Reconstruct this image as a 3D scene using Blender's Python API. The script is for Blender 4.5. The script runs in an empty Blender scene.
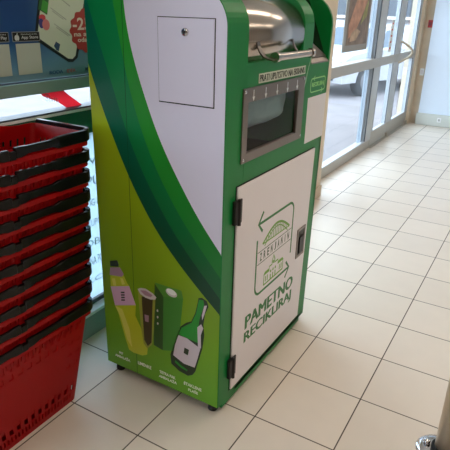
import bpy, bmesh, math, random
from mathutils import Vector, Matrix
random.seed(4)
SC = bpy.context.scene
COL = SC.collection
PI = math.pi

# ------------------------------------------------------------------ materials
def lin(c):
    return tuple(((v/255)/12.92 if v/255 <= .04045 else ((v/255+.055)/1.055)**2.4) for v in c)

def mat(name, rgb, rough=.5, metal=0, spec=.5, coat=0, noise=None, bump=None, emit=None):
    """noise=(scale, amount) varies the base colour; bump=(scale, strength)"""
    m = bpy.data.materials.new(name); m.use_nodes = True
    nt = m.node_tree; b = nt.nodes['Principled BSDF']
    c = lin(rgb)
    b.inputs['Base Color'].default_value = (*c, 1)
    b.inputs['Roughness'].default_value = rough
    b.inputs['Metallic'].default_value = metal
    b.inputs['Specular IOR Level'].default_value = spec
    b.inputs['Coat Weight'].default_value = coat
    b.inputs['Coat Roughness'].default_value = .12
    if noise:
        t = nt.nodes.new('ShaderNodeTexCoord'); n = nt.nodes.new('ShaderNodeTexNoise')
        n.inputs['Scale'].default_value = noise[0]; n.inputs['Detail'].default_value = 4
        nt.links.new(t.outputs['Object'], n.inputs['Vector'])
        r = nt.nodes.new('ShaderNodeValToRGB')
        a = noise[1]
        r.color_ramp.elements[0].position = .3; r.color_ramp.elements[1].position = .7
        r.color_ramp.elements[0].color = (*[max(0, v*(1-a)) for v in c], 1)
        r.color_ramp.elements[1].color = (*[min(1, v*(1+a)) for v in c], 1)
        nt.links.new(n.outputs['Fac'], r.inputs['Fac'])
        nt.links.new(r.outputs['Color'], b.inputs['Base Color'])
    if bump:
        t = nt.nodes.new('ShaderNodeTexCoord'); n = nt.nodes.new('ShaderNodeTexNoise')
        n.inputs['Scale'].default_value = bump[0]
        nt.links.new(t.outputs['Object'], n.inputs['Vector'])
        bp = nt.nodes.new('ShaderNodeBump'); bp.inputs['Strength'].default_value = bump[1]
        bp.inputs['Distance'].default_value = .01
        nt.links.new(n.outputs['Fac'], bp.inputs['Height'])
        nt.links.new(bp.outputs['Normal'], b.inputs['Normal'])
    if emit:
        b.inputs['Emission Color'].default_value = (*lin(emit[0]), 1)
        b.inputs['Emission Strength'].default_value = emit[1]
    return m

def brushed(name, rgb, rough=.3, stretch=(2, 60, 2)):
    m = mat(name, rgb, rough, 1.0)
    nt = m.node_tree; b = nt.nodes['Principled BSDF']
    t = nt.nodes.new('ShaderNodeTexCoord'); mp = nt.nodes.new('ShaderNodeMapping')
    mp.inputs['Scale'].default_value = stretch
    n = nt.nodes.new('ShaderNodeTexNoise'); n.inputs['Scale'].default_value = 6
    nt.links.new(t.outputs['Object'], mp.inputs['Vector']); nt.links.new(mp.outputs['Vector'], n.inputs['Vector'])
    mr = nt.nodes.new('ShaderNodeMapRange')
    mr.inputs['To Min'].default_value = rough-.07; mr.inputs['To Max'].default_value = rough+.1
    nt.links.new(n.outputs['Fac'], mr.inputs['Value']); nt.links.new(mr.outputs['Result'], b.inputs['Roughness'])
    return m

def glassmat(name, tint=(235, 245, 250), refl=.5):
    m = bpy.data.materials.new(name); m.use_nodes = True
    nt = m.node_tree; nt.nodes.clear()
    o = nt.nodes.new('ShaderNodeOutputMaterial'); mx = nt.nodes.new('ShaderNodeMixShader')
    t = nt.nodes.new('ShaderNodeBsdfTransparent'); t.inputs['Color'].default_value = (*lin(tint), 1)
    g = nt.nodes.new('ShaderNodeBsdfGlossy'); g.inputs['Roughness'].default_value = .03
    f = nt.nodes.new('ShaderNodeFresnel'); f.inputs['IOR'].default_value = 1.45
    k = nt.nodes.new('ShaderNodeMath'); k.operation = 'MULTIPLY'; k.inputs[1].default_value = refl
    ge = nt.nodes.new('ShaderNodeNewGeometry'); iv = nt.nodes.new('ShaderNodeMath'); iv.operation = 'SUBTRACT'; iv.inputs[0].default_value = 1
    k2 = nt.nodes.new('ShaderNodeMath'); k2.operation = 'MULTIPLY'
    nt.links.new(ge.outputs['Backfacing'], iv.inputs[1]); nt.links.new(k.outputs[0], k2.inputs[0]); nt.links.new(iv.outputs[0], k2.inputs[1])
    nt.links.new(f.outputs[0], k.inputs[0]); nt.links.new(k2.outputs[0], mx.inputs[0])
    nt.links.new(t.outputs[0], mx.inputs[1]); nt.links.new(g.outputs[0], mx.inputs[2])
    nt.links.new(mx.outputs[0], o.inputs['Surface'])
    return m

def tilemat():
    m = mat('floor_tile', (226, 216, 203), .3, 0, .5)
    nt = m.node_tree; b = nt.nodes['Principled BSDF']; L = nt.links
    g = nt.nodes.new('ShaderNodeNewGeometry'); s = nt.nodes.new('ShaderNodeSeparateXYZ')
    L.new(g.outputs['Position'], s.inputs[0])
    def M(op, a, c=None):
        n = nt.nodes.new('ShaderNodeMath'); n.operation = op
        for i, v in enumerate((a, c)):
            if v is None: continue
            if isinstance(v, (int, float)): n.inputs[i].default_value = v
            else: L.new(v, n.inputs[i])
        return n.outputs[0]
    ds = []; ids = []
    for ax in ('X', 'Y'):
        q = M('MULTIPLY', s.outputs[ax], 3.0)
        ids.append(M('FLOOR', M('ADD', q, .0), None))
        f = M('FRACT', M('ADD', q, 300.5))
        ds.append(M('ABSOLUTE', M('SUBTRACT', f, .5)))       # 0 on a joint
    d = M('MINIMUM', ds[0], ds[1])
    mr = nt.nodes.new('ShaderNodeMapRange'); mr.interpolation_type = 'SMOOTHSTEP'
    mr.inputs['From Min'].default_value = .0055; mr.inputs['From Max'].default_value = .0100
    L.new(d, mr.inputs['Value'])
    # a slight tone of its own per tile
    h = M('FRACT', M('MULTIPLY', M('SINE', M('ADD', M('MULTIPLY', ids[0], 12.98), M('MULTIPLY', ids[1], 78.2))), 437.5))
    n = nt.nodes.new('ShaderNodeTexNoise'); n.inputs['Scale'].default_value = 9; n.inputs['Detail'].default_value = 5
    L.new(g.outputs['Position'], n.inputs['Vector'])
    v = M('ADD', M('MULTIPLY', h, .05), M('ADD', M('MULTIPLY', n.outputs['Fac'], .08), .91))
    c1 = nt.nodes.new('ShaderNodeMixRGB'); c1.blend_type = 'MULTIPLY'; c1.inputs[0].default_value = 1
    c1.inputs[1].default_value = (*lin((226, 216, 203)), 1)
    cc = nt.nodes.new('ShaderNodeCombineColor')
    for i in range(3): L.new(v, cc.inputs[i])
    L.new(cc.outputs[0], c1.inputs[2])
    c2 = nt.nodes.new('ShaderNodeMixRGB'); L.new(mr.outputs[0], c2.inputs[0])
    c2.inputs[1].default_value = (*lin((74, 62, 54)), 1); L.new(c1.outputs[0], c2.inputs[2])
    L.new(c2.outputs[0], b.inputs['Base Color'])
    bp = nt.nodes.new('ShaderNodeBump'); bp.inputs['Strength'].default_value = .25; bp.inputs['Distance'].default_value = .002
    L.new(mr.outputs[0], bp.inputs['Height']); L.new(bp.outputs[0], b.inputs['Normal'])
    rr = nt.nodes.new('ShaderNodeMapRange'); rr.inputs['To Min'].default_value = .7; rr.inputs['To Max'].default_value = .32
    L.new(mr.outputs[0], rr.inputs['Value']); L.new(rr.outputs[0], b.inputs['Roughness'])
    return m

def printmat(name, stops, axis='Z', lo=0, hi=1, rough=.3, spots=None):
    """a colour blend along one axis of the sheet"""
    m = mat(name, stops[0][1], rough, 0, .3)
    nt = m.node_tree; b = nt.nodes['Principled BSDF']; L = nt.links
    g = nt.nodes.new('ShaderNodeNewGeometry'); s = nt.nodes.new('ShaderNodeSeparateXYZ')
    L.new(g.outputs['Position'], s.inputs[0])
    mr = nt.nodes.new('ShaderNodeMapRange'); mr.inputs['From Min'].default_value = lo; mr.inputs['From Max'].default_value = hi
    L.new(s.outputs[axis], mr.inputs['Value'])
    r = nt.nodes.new('ShaderNodeValToRGB')
    while len(r.color_ramp.elements) < len(stops): r.color_ramp.elements.new(.5)
    for e, (p, c) in zip(r.color_ramp.elements, stops):
        e.position = p; e.color = (*lin(c), 1)
    L.new(mr.outputs[0], r.inputs[0]); out = r.outputs[0]
    if spots:
        v = nt.nodes.new('ShaderNodeTexVoronoi'); v.inputs['Scale'].default_value = spots[0]
        v.inputs['Randomness'].default_value = .25
        L.new(g.outputs['Position'], v.inputs['Vector'])
        q = nt.nodes.new('ShaderNodeMapRange'); q.inputs['From Min'].default_value = .22; q.inputs['From Max'].default_value = .3
        q.inputs['To Min'].default_value = spots[1]; q.inputs['To Max'].default_value = 0
        L.new(v.outputs['Distance'], q.inputs['Value'])
        mx = nt.nodes.new('ShaderNodeMixRGB'); L.new(q.outputs[0], mx.inputs[0]); L.new(out, mx.inputs[1])
        mx.inputs[2].default_value = (*lin(spots[2]), 1); out = mx.outputs[0]
    L.new(out, b.inputs['Base Color'])
    return m

M = {}
M['tile'] = tilemat()
M['plaster'] = mat('plaster', (226, 218, 206), .8, noise=(3, .03))
M['plaster_dim'] = mat('grey_beige_wall', (150, 142, 132), .85, noise=(2, .08))
M['beige'] = mat('beige_paint', (222, 208, 186), .6, noise=(4, .04))
M['brownstrip'] = mat('brown_paint', (204, 188, 166), .7, noise=(6, .08))
M['bluewhite'] = mat('blue_white_panel', (222, 236, 252), .35, noise=(2, .02))
M['plinth'] = mat('plinth_grey_green', (208, 214, 210), .5)
M['ceiling'] = mat('ceiling_white', (235, 234, 228), .9)
M['alu'] = mat('painted_aluminium', (192, 198, 202), .4, .1)
M['alu_warm'] = mat('grey_beige_aluminium', (182, 180, 172), .4, .25)
M['alu_dark'] = mat('dark_gasket', (70, 78, 88), .5)
M['railgreen'] = mat('grey_green_rail', (140, 166, 160), .5)
M['darkgreen'] = mat('dark_green_panel', (22, 104, 78), .45)
M['whitepaint'] = mat('white_paint', (235, 238, 240), .4)
M['faint'] = papermat('faint_blue_ink', (150, 170, 190)) if 0 else mat('faint_blue_ink', (184, 200, 216), .6)
M['glass'] = glassmat('window_glass', (240, 247, 252), .9)
def papermat(name, rgb, k=.75):
    m = mat(name, rgb, .6); nt = m.node_tree; o = nt.nodes['Material Output']; b = nt.nodes['Principled BSDF']
    t = nt.nodes.new('ShaderNodeBsdfTranslucent'); t.inputs['Color'].default_value = (*lin(rgb), 1)
    mx = nt.nodes.new('ShaderNodeMixShader'); mx.inputs[0].default_value = k
    nt.links.new(b.outputs[0], mx.inputs[1]); nt.links.new(t.outputs[0], mx.inputs[2]); nt.links.new(mx.outputs[0], o.inputs['Surface'])
    return m
M['frost'] = papermat('paper_white', (214, 228, 236))
M['green'] = mat('machine_green', (6, 122, 54), .36, 0, .3, noise=(3, .04))
M['green_in'] = mat('machine_green_inner', (14, 96, 48), .4)
M['door_white'] = mat('door_white', (230, 225, 229), .33, 0, .5, noise=(2, .02))
M['black'] = mat('black_plastic', (18, 17, 18), .42)
M['rubber'] = mat('black_rubber', (20, 20, 20), .7)
M['steel'] = brushed('brushed_steel', (186, 178, 170), .18, (0.01, .01, .01))
M['steel2'] = brushed('steel_plate', (140, 130, 124), .36, (50, 2, 2))
M['steel_dark'] = mat('dark_steel', (120, 112, 106), .3, 1)
M['chrome'] = mat('chrome', (205, 205, 208), .12, 1)
M['darkin'] = mat('dark_interior', (10, 12, 12), .7)
M['screen'] = mat('dark_screen', (14, 18, 18), .12)
M['mglass'] = glassmat('machine_glass', (225, 232, 232), .6)
M['bag'] = mat('grey_blue_plastic_bag', (222, 232, 240), .45, bump=(14, 1.0))
M['label'] = mat('label_cream', (206, 214, 196), .5)
M['ink'] = mat('dark_ink', (46, 52, 46), .6)
M['white'] = mat('white_print', (238, 240, 238), .4)
M['sticker'] = mat('sticker_white', (224, 222, 226), .4)
M['limeline'] = mat('lime_print', (150, 212, 130), .5)
M['lettergreen'] = mat('letter_green', (14, 112, 46), .45)
M['olivegreen'] = mat('emblem_green', (112, 168, 64), .5)
M['emb_dark'] = mat('emblem_dark_green', (36, 84, 44), .5)
M['cord'] = mat('pale_green_cord', (176, 214, 176), .6)
M['gap'] = mat('gap_shadow_line', (24, 30, 28), .8)
# artwork: light falloff down the side is painted into white and greens
M['a_white'] = printmat('art_white', [(0, (214, 208, 224)), (1, (224, 220, 238))], 'Z', .6, 1.6, .34, (15, .10, (170, 172, 184)))
M['a_bright'] = printmat('art_bright_green', [(0, (20, 112, 40)), (1, (42, 156, 44))], 'Z', .6, 1.5, .3)
M['a_mid'] = printmat('art_mid_green', [(0, (14, 92, 44)), (1, (8, 138, 74))], 'Z', .6, 1.5, .3)
M['a_dark'] = printmat('art_dark_green', [(0, (10, 64, 38)), (1, (2, 112, 84))], 'Z', .6, 1.5, .3)
M['a_olive'] = printmat('art_lime', [(0, (104, 168, 46)), (.35, (120, 156, 26)), (1, (176, 196, 22))], 'Z', .05, 1.35, .3, (15, .05, (150, 180, 60)))  # green at the bottom, turning olive, then lime at the top
M['p_yellow'] = mat('print_yellow_green_bottle', (188, 200, 40), .35)
M['p_yellow2'] = mat('print_pale_yellow', (214, 216, 96), .35)
M['p_pink'] = mat('print_pink', (214, 176, 204), .4)
M['p_lilac'] = mat('print_lilac', (166, 132, 150), .4)
M['p_capdark'] = mat('print_dark_cap', (44, 58, 44), .4)
M['p_can'] = mat('print_can_dark', (62, 58, 30), .35)
M['p_cansil'] = mat('print_can_silver', (206, 200, 200), .35)
M['p_cangold'] = mat('print_can_gold', (150, 160, 60), .35)
M['p_carton'] = mat('print_carton_green', (60, 132, 44), .35)
M['p_carton2'] = mat('print_carton_dark', (38, 82, 28), .35)
M['p_carton3'] = mat('print_carton_top', (76, 140, 46), .35)
M['p_glass'] = mat('print_bottle_green', (22, 142, 40), .3)
M['p_glassd'] = mat('print_bottle_dark', (22, 48, 24), .3)
M['p_label'] = mat('print_bottle_label', (206, 196, 204), .35)
# baskets
M['red'] = mat('red_plastic', (186, 14, 20), .32, 0, .5, noise=(4, .05))
def tp():
    m = M['red']; nt = m.node_tree; o = nt.nodes['Material Output']; b = nt.nodes['Principled BSDF']
    t = nt.nodes.new('ShaderNodeBsdfTranslucent'); t.inputs['Color'].default_value = (*lin((236, 20, 34)), 1)
    mx = nt.nodes.new('ShaderNodeMixShader'); mx.inputs[0].default_value = .45
    nt.links.new(b.outputs[0], mx.inputs[1]); nt.links.new(t.outputs[0], mx.inputs[2]); nt.links.new(mx.outputs[0], o.inputs['Surface'])
tp()
M['handle_black'] = mat('black_handle_plastic', (7, 7, 8), .28, 0, .3)

# ------------------------------------------------------------------ mesh builder
ORG = {}
class MB:
    def __init__(s): s.v = []; s.f = []; s.m = []; s.sm = []
    def add(s, vs, fs, mi=0, smooth=False):
        o = len(s.v); s.v += [Vector(p) for p in vs]
        s.f += [[i+o for i in f] for f in fs]; s.m += [mi]*len(fs); s.sm += [smooth]*len(fs); return s
    def bm(s, b, mi=0, smooth=False):
        b.verts.ensure_lookup_table(); b.verts.index_update()
        s.add([v.co.copy() for v in b.verts], [[v.index for v in f.verts] for f in b.faces], mi, smooth); b.free(); return s
    def box(s, x0, x1, y0, y1, z0, z1, bev=0, mi=0, seg=2):
        b = bmesh.new()
        vs = [b.verts.new((x, y, z)) for x in (x0, x1) for y in (y0, y1) for z in (z0, z1)]
        for q in ((0,1,3,2),(4,6,7,5),(0,4,5,1),(2,3,7,6),(0,2,6,4),(1,5,7,3)): b.faces.new([vs[i] for i in q])
        bmesh.ops.recalc_face_normals(b, faces=b.faces)
        if bev: bmesh.ops.bevel(b, geom=list(b.edges), offset=bev, segments=seg, affect='EDGES', profile=.6)
        return s.bm(b, mi)
    def prism(s, prof, axis, a0, a1, mi=0, smooth=False):
        """prof: list of 2D points; axis 'y' -> (x,z), 'x' -> (y,z), 'z' -> (x,y)"""
        def P(p, a): return {'y': (p[0], a, p[1]), 'x': (a, p[0], p[1]), 'z': (p[0], p[1], a)}[axis]
        n = len(prof); b = bmesh.new()
        A = [b.verts.new(P(p, a0)) for p in prof]; B = [b.verts.new(P(p, a1)) for p in prof]
        b.faces.new(A); b.faces.new(B[::-1])
        for i in range(n): b.faces.new([A[i], B[i], B[(i+1) % n], A[(i+1) % n]])
        bmesh.ops.recalc_face_normals(b, faces=b.faces)
        return s.bm(b, mi, smooth)
    def tube(s, pts, r, n=14, mi=0, caps=True, smooth=True):
        pts = [Vector(p) for p in pts]; rs = r if isinstance(r, (list, tuple)) else [r]*len(pts)
        vs = []; prev = None
        for i, p in enumerate(pts):
            t = (pts[min(i+1, len(pts)-1)] - pts[max(i-1, 0)]).normalized()
            if prev is None:
                a = Vector((0, 0, 1)) if abs(t.z) < .9 else Vector((1, 0, 0))
                u = t.cross(a).normalized()
            else: u = (prev - t*prev.dot(t)).normalized()
            prev = u; w = t.cross(u)
            for k in range(n):
                an = 2*PI*k/n; vs.append(p + (u*math.cos(an) + w*math.sin(an))*rs[i])
        fs = []
        for i in range(len(pts)-1):
            for k in range(n): fs.append([i*n+k, i*n+(k+1) % n, (i+1)*n+(k+1) % n, (i+1)*n+k])
        s.add(vs, fs, mi, smooth)
        if caps: s.add(vs, [list(range(n))[::-1], [(len(pts)-1)*n+k for k in range(n)]], mi, False)
        return s
    def lathe(s, prof, c, n=40, mi=0, axis='z', smooth=True):
        """prof: (radius, height)"""
        vs = []
        for r, h in prof:
            for k in range(n):
                a = 2*PI*k/n; x, y = r*math.cos(a), r*math.sin(a)
                vs.append(Vector(c) + (Vector((x, y, h)) if axis == 'z' else Vector((x, h, y)) if axis == 'y' else Vector((h, x, y))))
        fs = []
        for i in range(len(prof)-1):
            for k in range(n): fs.append([i*n+k, i*n+(k+1) % n, (i+1)*n+(k+1) % n, (i+1)*n+k])
        b = bmesh.new(); bv = [b.verts.new(v) for v in vs]
        for f in fs: b.faces.new([bv[i] for i in f])
        if prof[0][0] > 1e-5: b.faces.new([bv[k] for k in range(n)])
        if prof[-1][0] > 1e-5: b.faces.new([bv[(len(prof)-1)*n+k] for k in range(n)])
        bmesh.ops.remove_doubles(b, verts=b.verts, dist=1e-6)
        bmesh.ops.recalc_face_normals(b, faces=b.faces)
        o = len(s.f); s.bm(b, mi, smooth)
        for i in range(o, len(s.f)):
            if len(s.f[i]) > 4: s.sm[i] = False
        return s
    def slab(s, pts, axis, a, t, mi=0):
        """a thin printed/stuck shape: polygon raised by t over the plane axis=a"""
        return s.prism(pts, axis, a, a+t, mi)
    def stroke(s, pts, w, axis, a, t, mi=0):
        P = [Vector((p[0], p[1])) for p in pts]; L_, R_ = [], []
        for i, p in enumerate(P):
            d = (P[min(i+1, len(P)-1)] - P[max(i-1, 0)]).normalized(); n = Vector((-d.y, d.x))*w/2
            L_.append(p+n); R_.append(p-n)
        for i in range(len(P)-1):
            s.slab([L_[i], L_[i+1], R_[i+1], R_[i]], axis, a, t, mi)
        return s
    def build(s, name, mats, parent=None, label=None, loc=None):
        me = bpy.data.meshes.new(name)
        if parent is not None: org = ORG[parent.name]
        elif loc is not None: org = Vector(loc)
        else:
            xs = [v.x for v in s.v]; ys = [v.y for v in s.v]; zs = [v.z for v in s.v]
            org = Vector(((min(xs)+max(xs))/2, (min(ys)+max(ys))/2, min(zs)))
        if name in ('body', 'front_door', 'door_gap'):        # the far lower corner sits slightly out of square
            for v in s.v:
                if v.y > 0 and v.z < .95: v.y -= .036*(.95-v.z)/.9*v.y/.75
        me.from_pydata([v-org for v in s.v], [], s.f)
        for m in (mats if isinstance(mats, (list, tuple)) else [mats]): me.materials.append(m)
        for p, mi, sm in zip(me.polygons, s.m, s.sm): p.material_index = mi; p.use_smooth = sm
        me.update()
        o = bpy.data.objects.new(name, me); COL.objects.link(o)
        if parent is None: o.location = org
        else: o.parent = parent
        ORG[o.name] = org
        if label: o['label'] = label
        return o

def thing(name, loc, label, cat, group=None):
    o = bpy.data.objects.new(name, None); COL.objects.link(o); o.location = loc
    o.empty_display_size = .1
    ORG[o.name] = Vector(loc); return tag(o, label, cat, group)
def tag(o, label, cat, group=None):
    o['label'] = label; o['category'] = cat
    if group: o['group'] = group
    return o
def struct(o): o['kind'] = 'structure'; return o

def textmesh(mb, body, axis, a, t, x0, x1, z0, z1, mi=0, flip=False, shear=0, bold=0):
    """writes body into the rectangle (x0..x1, z0..z1) on the plane axis=a"""
    cu = bpy.data.curves.new('t', 'FONT'); cu.body = body; cu.resolution_u = 3; cu.offset = bold
    ob = bpy.data.objects.new('t', cu); COL.objects.link(ob)
    dg = bpy.context.evaluated_depsgraph_get()
    me = bpy.data.meshes.new_from_object(ob.evaluated_get(dg))
    xs = [v.co.x for v in me.vertices]; ys = [v.co.y for v in me.vertices]
    mx, Mx, my, My = min(xs), max(xs), min(ys), max(ys)
    b = bmesh.new(); b.from_mesh(me)
    ex = bmesh.ops.extrude_face_region(b, geom=list(b.faces))
    for e in ex['geom']:
        if isinstance(e, bmesh.types.BMVert): e.co.z += 1
    for v in b.verts:
        fx = (v.co.x-mx)/(Mx-mx); fz = (v.co.y-my)/(My-my)
        u = x0+(x1-x0)*fx; w = z0+(z1-z0)*fz+shear*fx
        d = a + t*(1 if v.co.z > .5 else 0)
        v.co = (u, d, w) if axis == 'y' else (d, u, w)
    bmesh.ops.recalc_face_normals(b, faces=b.faces)
    mb.bm(b, mi)
    bpy.data.objects.remove(ob); bpy.data.curves.remove(cu); bpy.data.meshes.remove(me)
    return mb

def arc(cx, cy, r, a0, a1, n=10):
    return [(cx+r*math.cos(math.radians(a0+(a1-a0)*i/n)), cy+r*math.sin(math.radians(a0+(a1-a0)*i/n))) for i in range(n+1)]
def ell(cx, cy, rx, ry, n=24, rot=0):
    c, s_ = math.cos(rot), math.sin(rot)
    return [(cx+rx*math.cos(2*PI*i/n)*c-ry*math.sin(2*PI*i/n)*s_, cy+rx*math.cos(2*PI*i/n)*s_+ry*math.sin(2*PI*i/n)*c) for i in range(n)]

# ------------------------------------------------------------------ camera
cam = bpy.data.cameras.new('camera'); co = bpy.data.objects.new('camera', cam); COL.objects.link(co)
yaw, pitch, roll, f_px = -0.52544504, 0.387772394, -0.029327318, 528.1346
fw = Vector((math.sin(yaw)*math.cos(pitch), math.cos(yaw)*math.cos(pitch), -math.sin(pitch)))
rt = Vector((math.cos(yaw), -math.sin(yaw), 0)); dn = fw.cross(rt)
c, s_ = math.cos(roll), math.sin(roll)
r2 = rt*c+dn*s_; d2 = -rt*s_+dn*c
co.matrix_world = Matrix.Translation((1.0565, -1.5340, 1.5235)) @ Matrix((r2, -d2, -fw)).transposed().to_4x4()
cam.sensor_width = 36; cam.sensor_fit = 'HORIZONTAL'; cam.lens = f_px/450*36; cam.clip_start = .05; cam.clip_end = 200
SC.camera = co

# ------------------------------------------------------------------ room shell
WX = -.643                                    # inner face of the shop front
RX0, RX1, RY0, RY1, RH = -.79, 5.4, -4.2, 6.86, 3.0
struct(MB().box(RX0, RX1, RY0, RY1+.2, -.12, 0).build('floor', M['tile']))
struct(MB().box(RX0, RX1, RY0, RY1+.2, RH, RH+.1).build('ceiling', M['ceiling']))
struct(MB().box(RX1, RX1+.1, RY0, RY1+.2, 0, RH).build('wall_right', M['plaster_dim']))
struct(MB().box(RX0, RX1, RY0-.1, RY0, 0, RH).build('wall_back', M['plaster_dim']))
struct(MB().box(RX0, RX1, RY1, RY1+.2, 0, RH).build('wall_far', M['brownstrip']))
# shop front masonry: header over the glazing, near pier, pier with baseboard, far jamb
w = MB()
w.box(RX0, WX+.03, RY0, RY1, 2.42, RH)
w.box(RX0, WX, RY0, -2.6, 0, 2.42)
w.box(RX0, WX+.035, RY1-.14, RY1, 0, 2.42, .006)
struct(w.build('wall_left', M['beige']))
w = MB(); w.box(RX0, -.475, 2.30, 2.775, 0, 2.42, .004)
struct(w.build('trim_1', M['beige']))
w = MB(); w.box(-.475, -.462, 2.29, 2.785, 0, .1, .003)
struct(w.build('baseboard_left', M['brownstrip']))
# far wall: pale blue-white cladding with grey-green plinth
struct(MB().box(-.495, RX1, RY1-.05, RY1, .17, RH, .004).build('trim_2', M['bluewhite']))
struct(MB().box(-.515, RX1, RY1-.08, RY1, 0, .17, .01).build('baseboard_far', M['plinth']))

# window_1: long shop window behind the machine and the baskets
y0, y1 = -2.6, 2.30
w = MB()
w.box(WX-.08, WX+.03, y0, y1, 0, .118, .004, 0)               # grey green base rail
w.box(WX-.08, WX+.034, y0, y1, .118, .136, .002, 1)           # white bead
w.box(WX-.06, WX+.004, y0, y1, .15, .172, .002, 3)            # dark gasket
w.box(WX-.06, WX+.01, y0, y1, 1.0, 1.102, .002, 2)            # dark green band
w.box(WX-.06, WX+.016, y0, y1, 1.102, 1.112, .001, 1)
w.box(WX-.06, WX+.008, y0, y1, 1.112, 1.119, 0, 3)
w.box(WX-.08, WX+.006, y0, y1, 1.196, 1.243, .003, 0)         # rail under the poster
w.box(WX-.06, WX+.0, y0, y1, 1.243, 1.25, 0, 3)
for yy in (-2.6, .95, 2.24): w.box(WX-.08, WX+.012, yy, yy+.06, .136, 2.42, .003, 0)
w.box(WX-.08, WX+.012, y0, y1, 2.36, 2.42, .003, 0)
wn = struct(w.build('window_1', [M['railgreen'], M['whitepaint'], M['darkgreen'], M['alu_dark']]))
MB().box(WX-.045, WX-.039, y0, y1, .136, 2.36).build('window_pane', M['glass'], wn)

# window_2 (fixed) and door_1 / door_2 (leaves)
def rails(y0, y1, zb, side, mi=0): pass
w = MB()
w.box(WX-.09, WX+.0, 2.775, 4.83, 0, .105, .004, 1)
w.box(WX-.09, WX+.012, 2.775, 4.84, .958, 1.058, .003, 1)
w.box(WX-.085, WX+.006, 4.635, 4.84, .105, 2.42, .004, 0)
w.box(WX-.006, WX+.002, 4.615, 4.636, .105, 2.36, 0, 2)
w.box(WX-.085, WX-.03, 4.575, 4.616, .105, 2.36, .002, 3)
w.box(WX-.09, WX+.006, 2.775, 4.83, 2.36, 2.42, .004, 0)
w.box(WX-.04, WX+.004, 2.775, 4.64, .105, .118, 0, 0)
w.box(WX-.09, WX+.0, 2.775, 2.83, .105, 2.36, .002, 0)
wn = struct(w.build('window_2', [M['alu'], M['alu_warm'], M['alu_dark'], mat('blue_grey_frame', (160, 172, 184), .5, 0)]))
MB().box(WX-.045, WX-.039, 2.775, 4.64, .105, 2.4).build('window_pane', M['glass'], wn)

def leaf(name, y0, y1, st0, st1, d):
    w = MB()
    w.box(WX-.055, WX+d, y0, y1, .012, .19, .004, 1)
    w.box(WX-.03, WX+d+.002, y0+st0, y1-st1, .188, .2, 0, 0)
    w.box(WX-.055, WX+d+.004, y0, y1, .958, 1.058, .003, 1)
    w.box(WX-.055, WX+d, y0, y1, 2.28, 2.38, .004, 1)
    if st0: w.box(WX-.055, WX+d, y0, y0+st0, .19, 2.28, .004, 0)
    w.box(WX-.055, WX+d, y1-st1, y1, .19, 2.28, .004, 0)
    w.box(WX-.006, WX+d+.001, y1-st1-.012, y1-st1, .19, 2.28, 0, 2)
    if st0: w.box(WX-.006, WX+d+.001, y0+st0, y0+st0+.01, .19, 2.28, 0, 2)
    o = struct(w.build(name, [M['alu'], M['alu_warm'], M['alu_dark']]))
    MB().box(WX-.03, WX-.024, y0+st0, y1-st1, .19, 2.28).build('door_pane', M['glass'], o)
    return o
d1 = leaf('door_1', 4.845, 5.64, .06, .145, 0)
d2 = leaf('door_2', 5.645, 6.70, .14, .115, 0)
for o, yy in ((d1, 5.60), (d2, 6.66)):
    MB().tube([(WX+.012, yy, .0), (WX+.012, yy, .06)], .02, 12).build('pivot', M['alu_warm'], o)
# D shaped pull handle of door_2
pts = [(WX+.0, 5.74, 1.20)]
pts += [(WX+.02+.105*math.sin(PI*i/12), 5.74+.0*i+.14*math.sin(PI*i/12), 1.20-.25*i/12) for i in range(13)]
pts += [(WX+.0, 5.74, .95)]
MB().tube(pts, .013, 12).build('door_handle', mat('cream_handle', (214, 208, 192), .35), d2)
MB().box(WX-.09, WX+.0, 4.83, 6.72, 2.385, 2.42, .003).build('trim_3', M['alu'])['kind'] = 'structure'
MB().box(WX-.10, WX+.03, 4.84, 6.72, 0, .010).build('trim_4', M['alu_warm'])['kind'] = 'structure'

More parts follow.
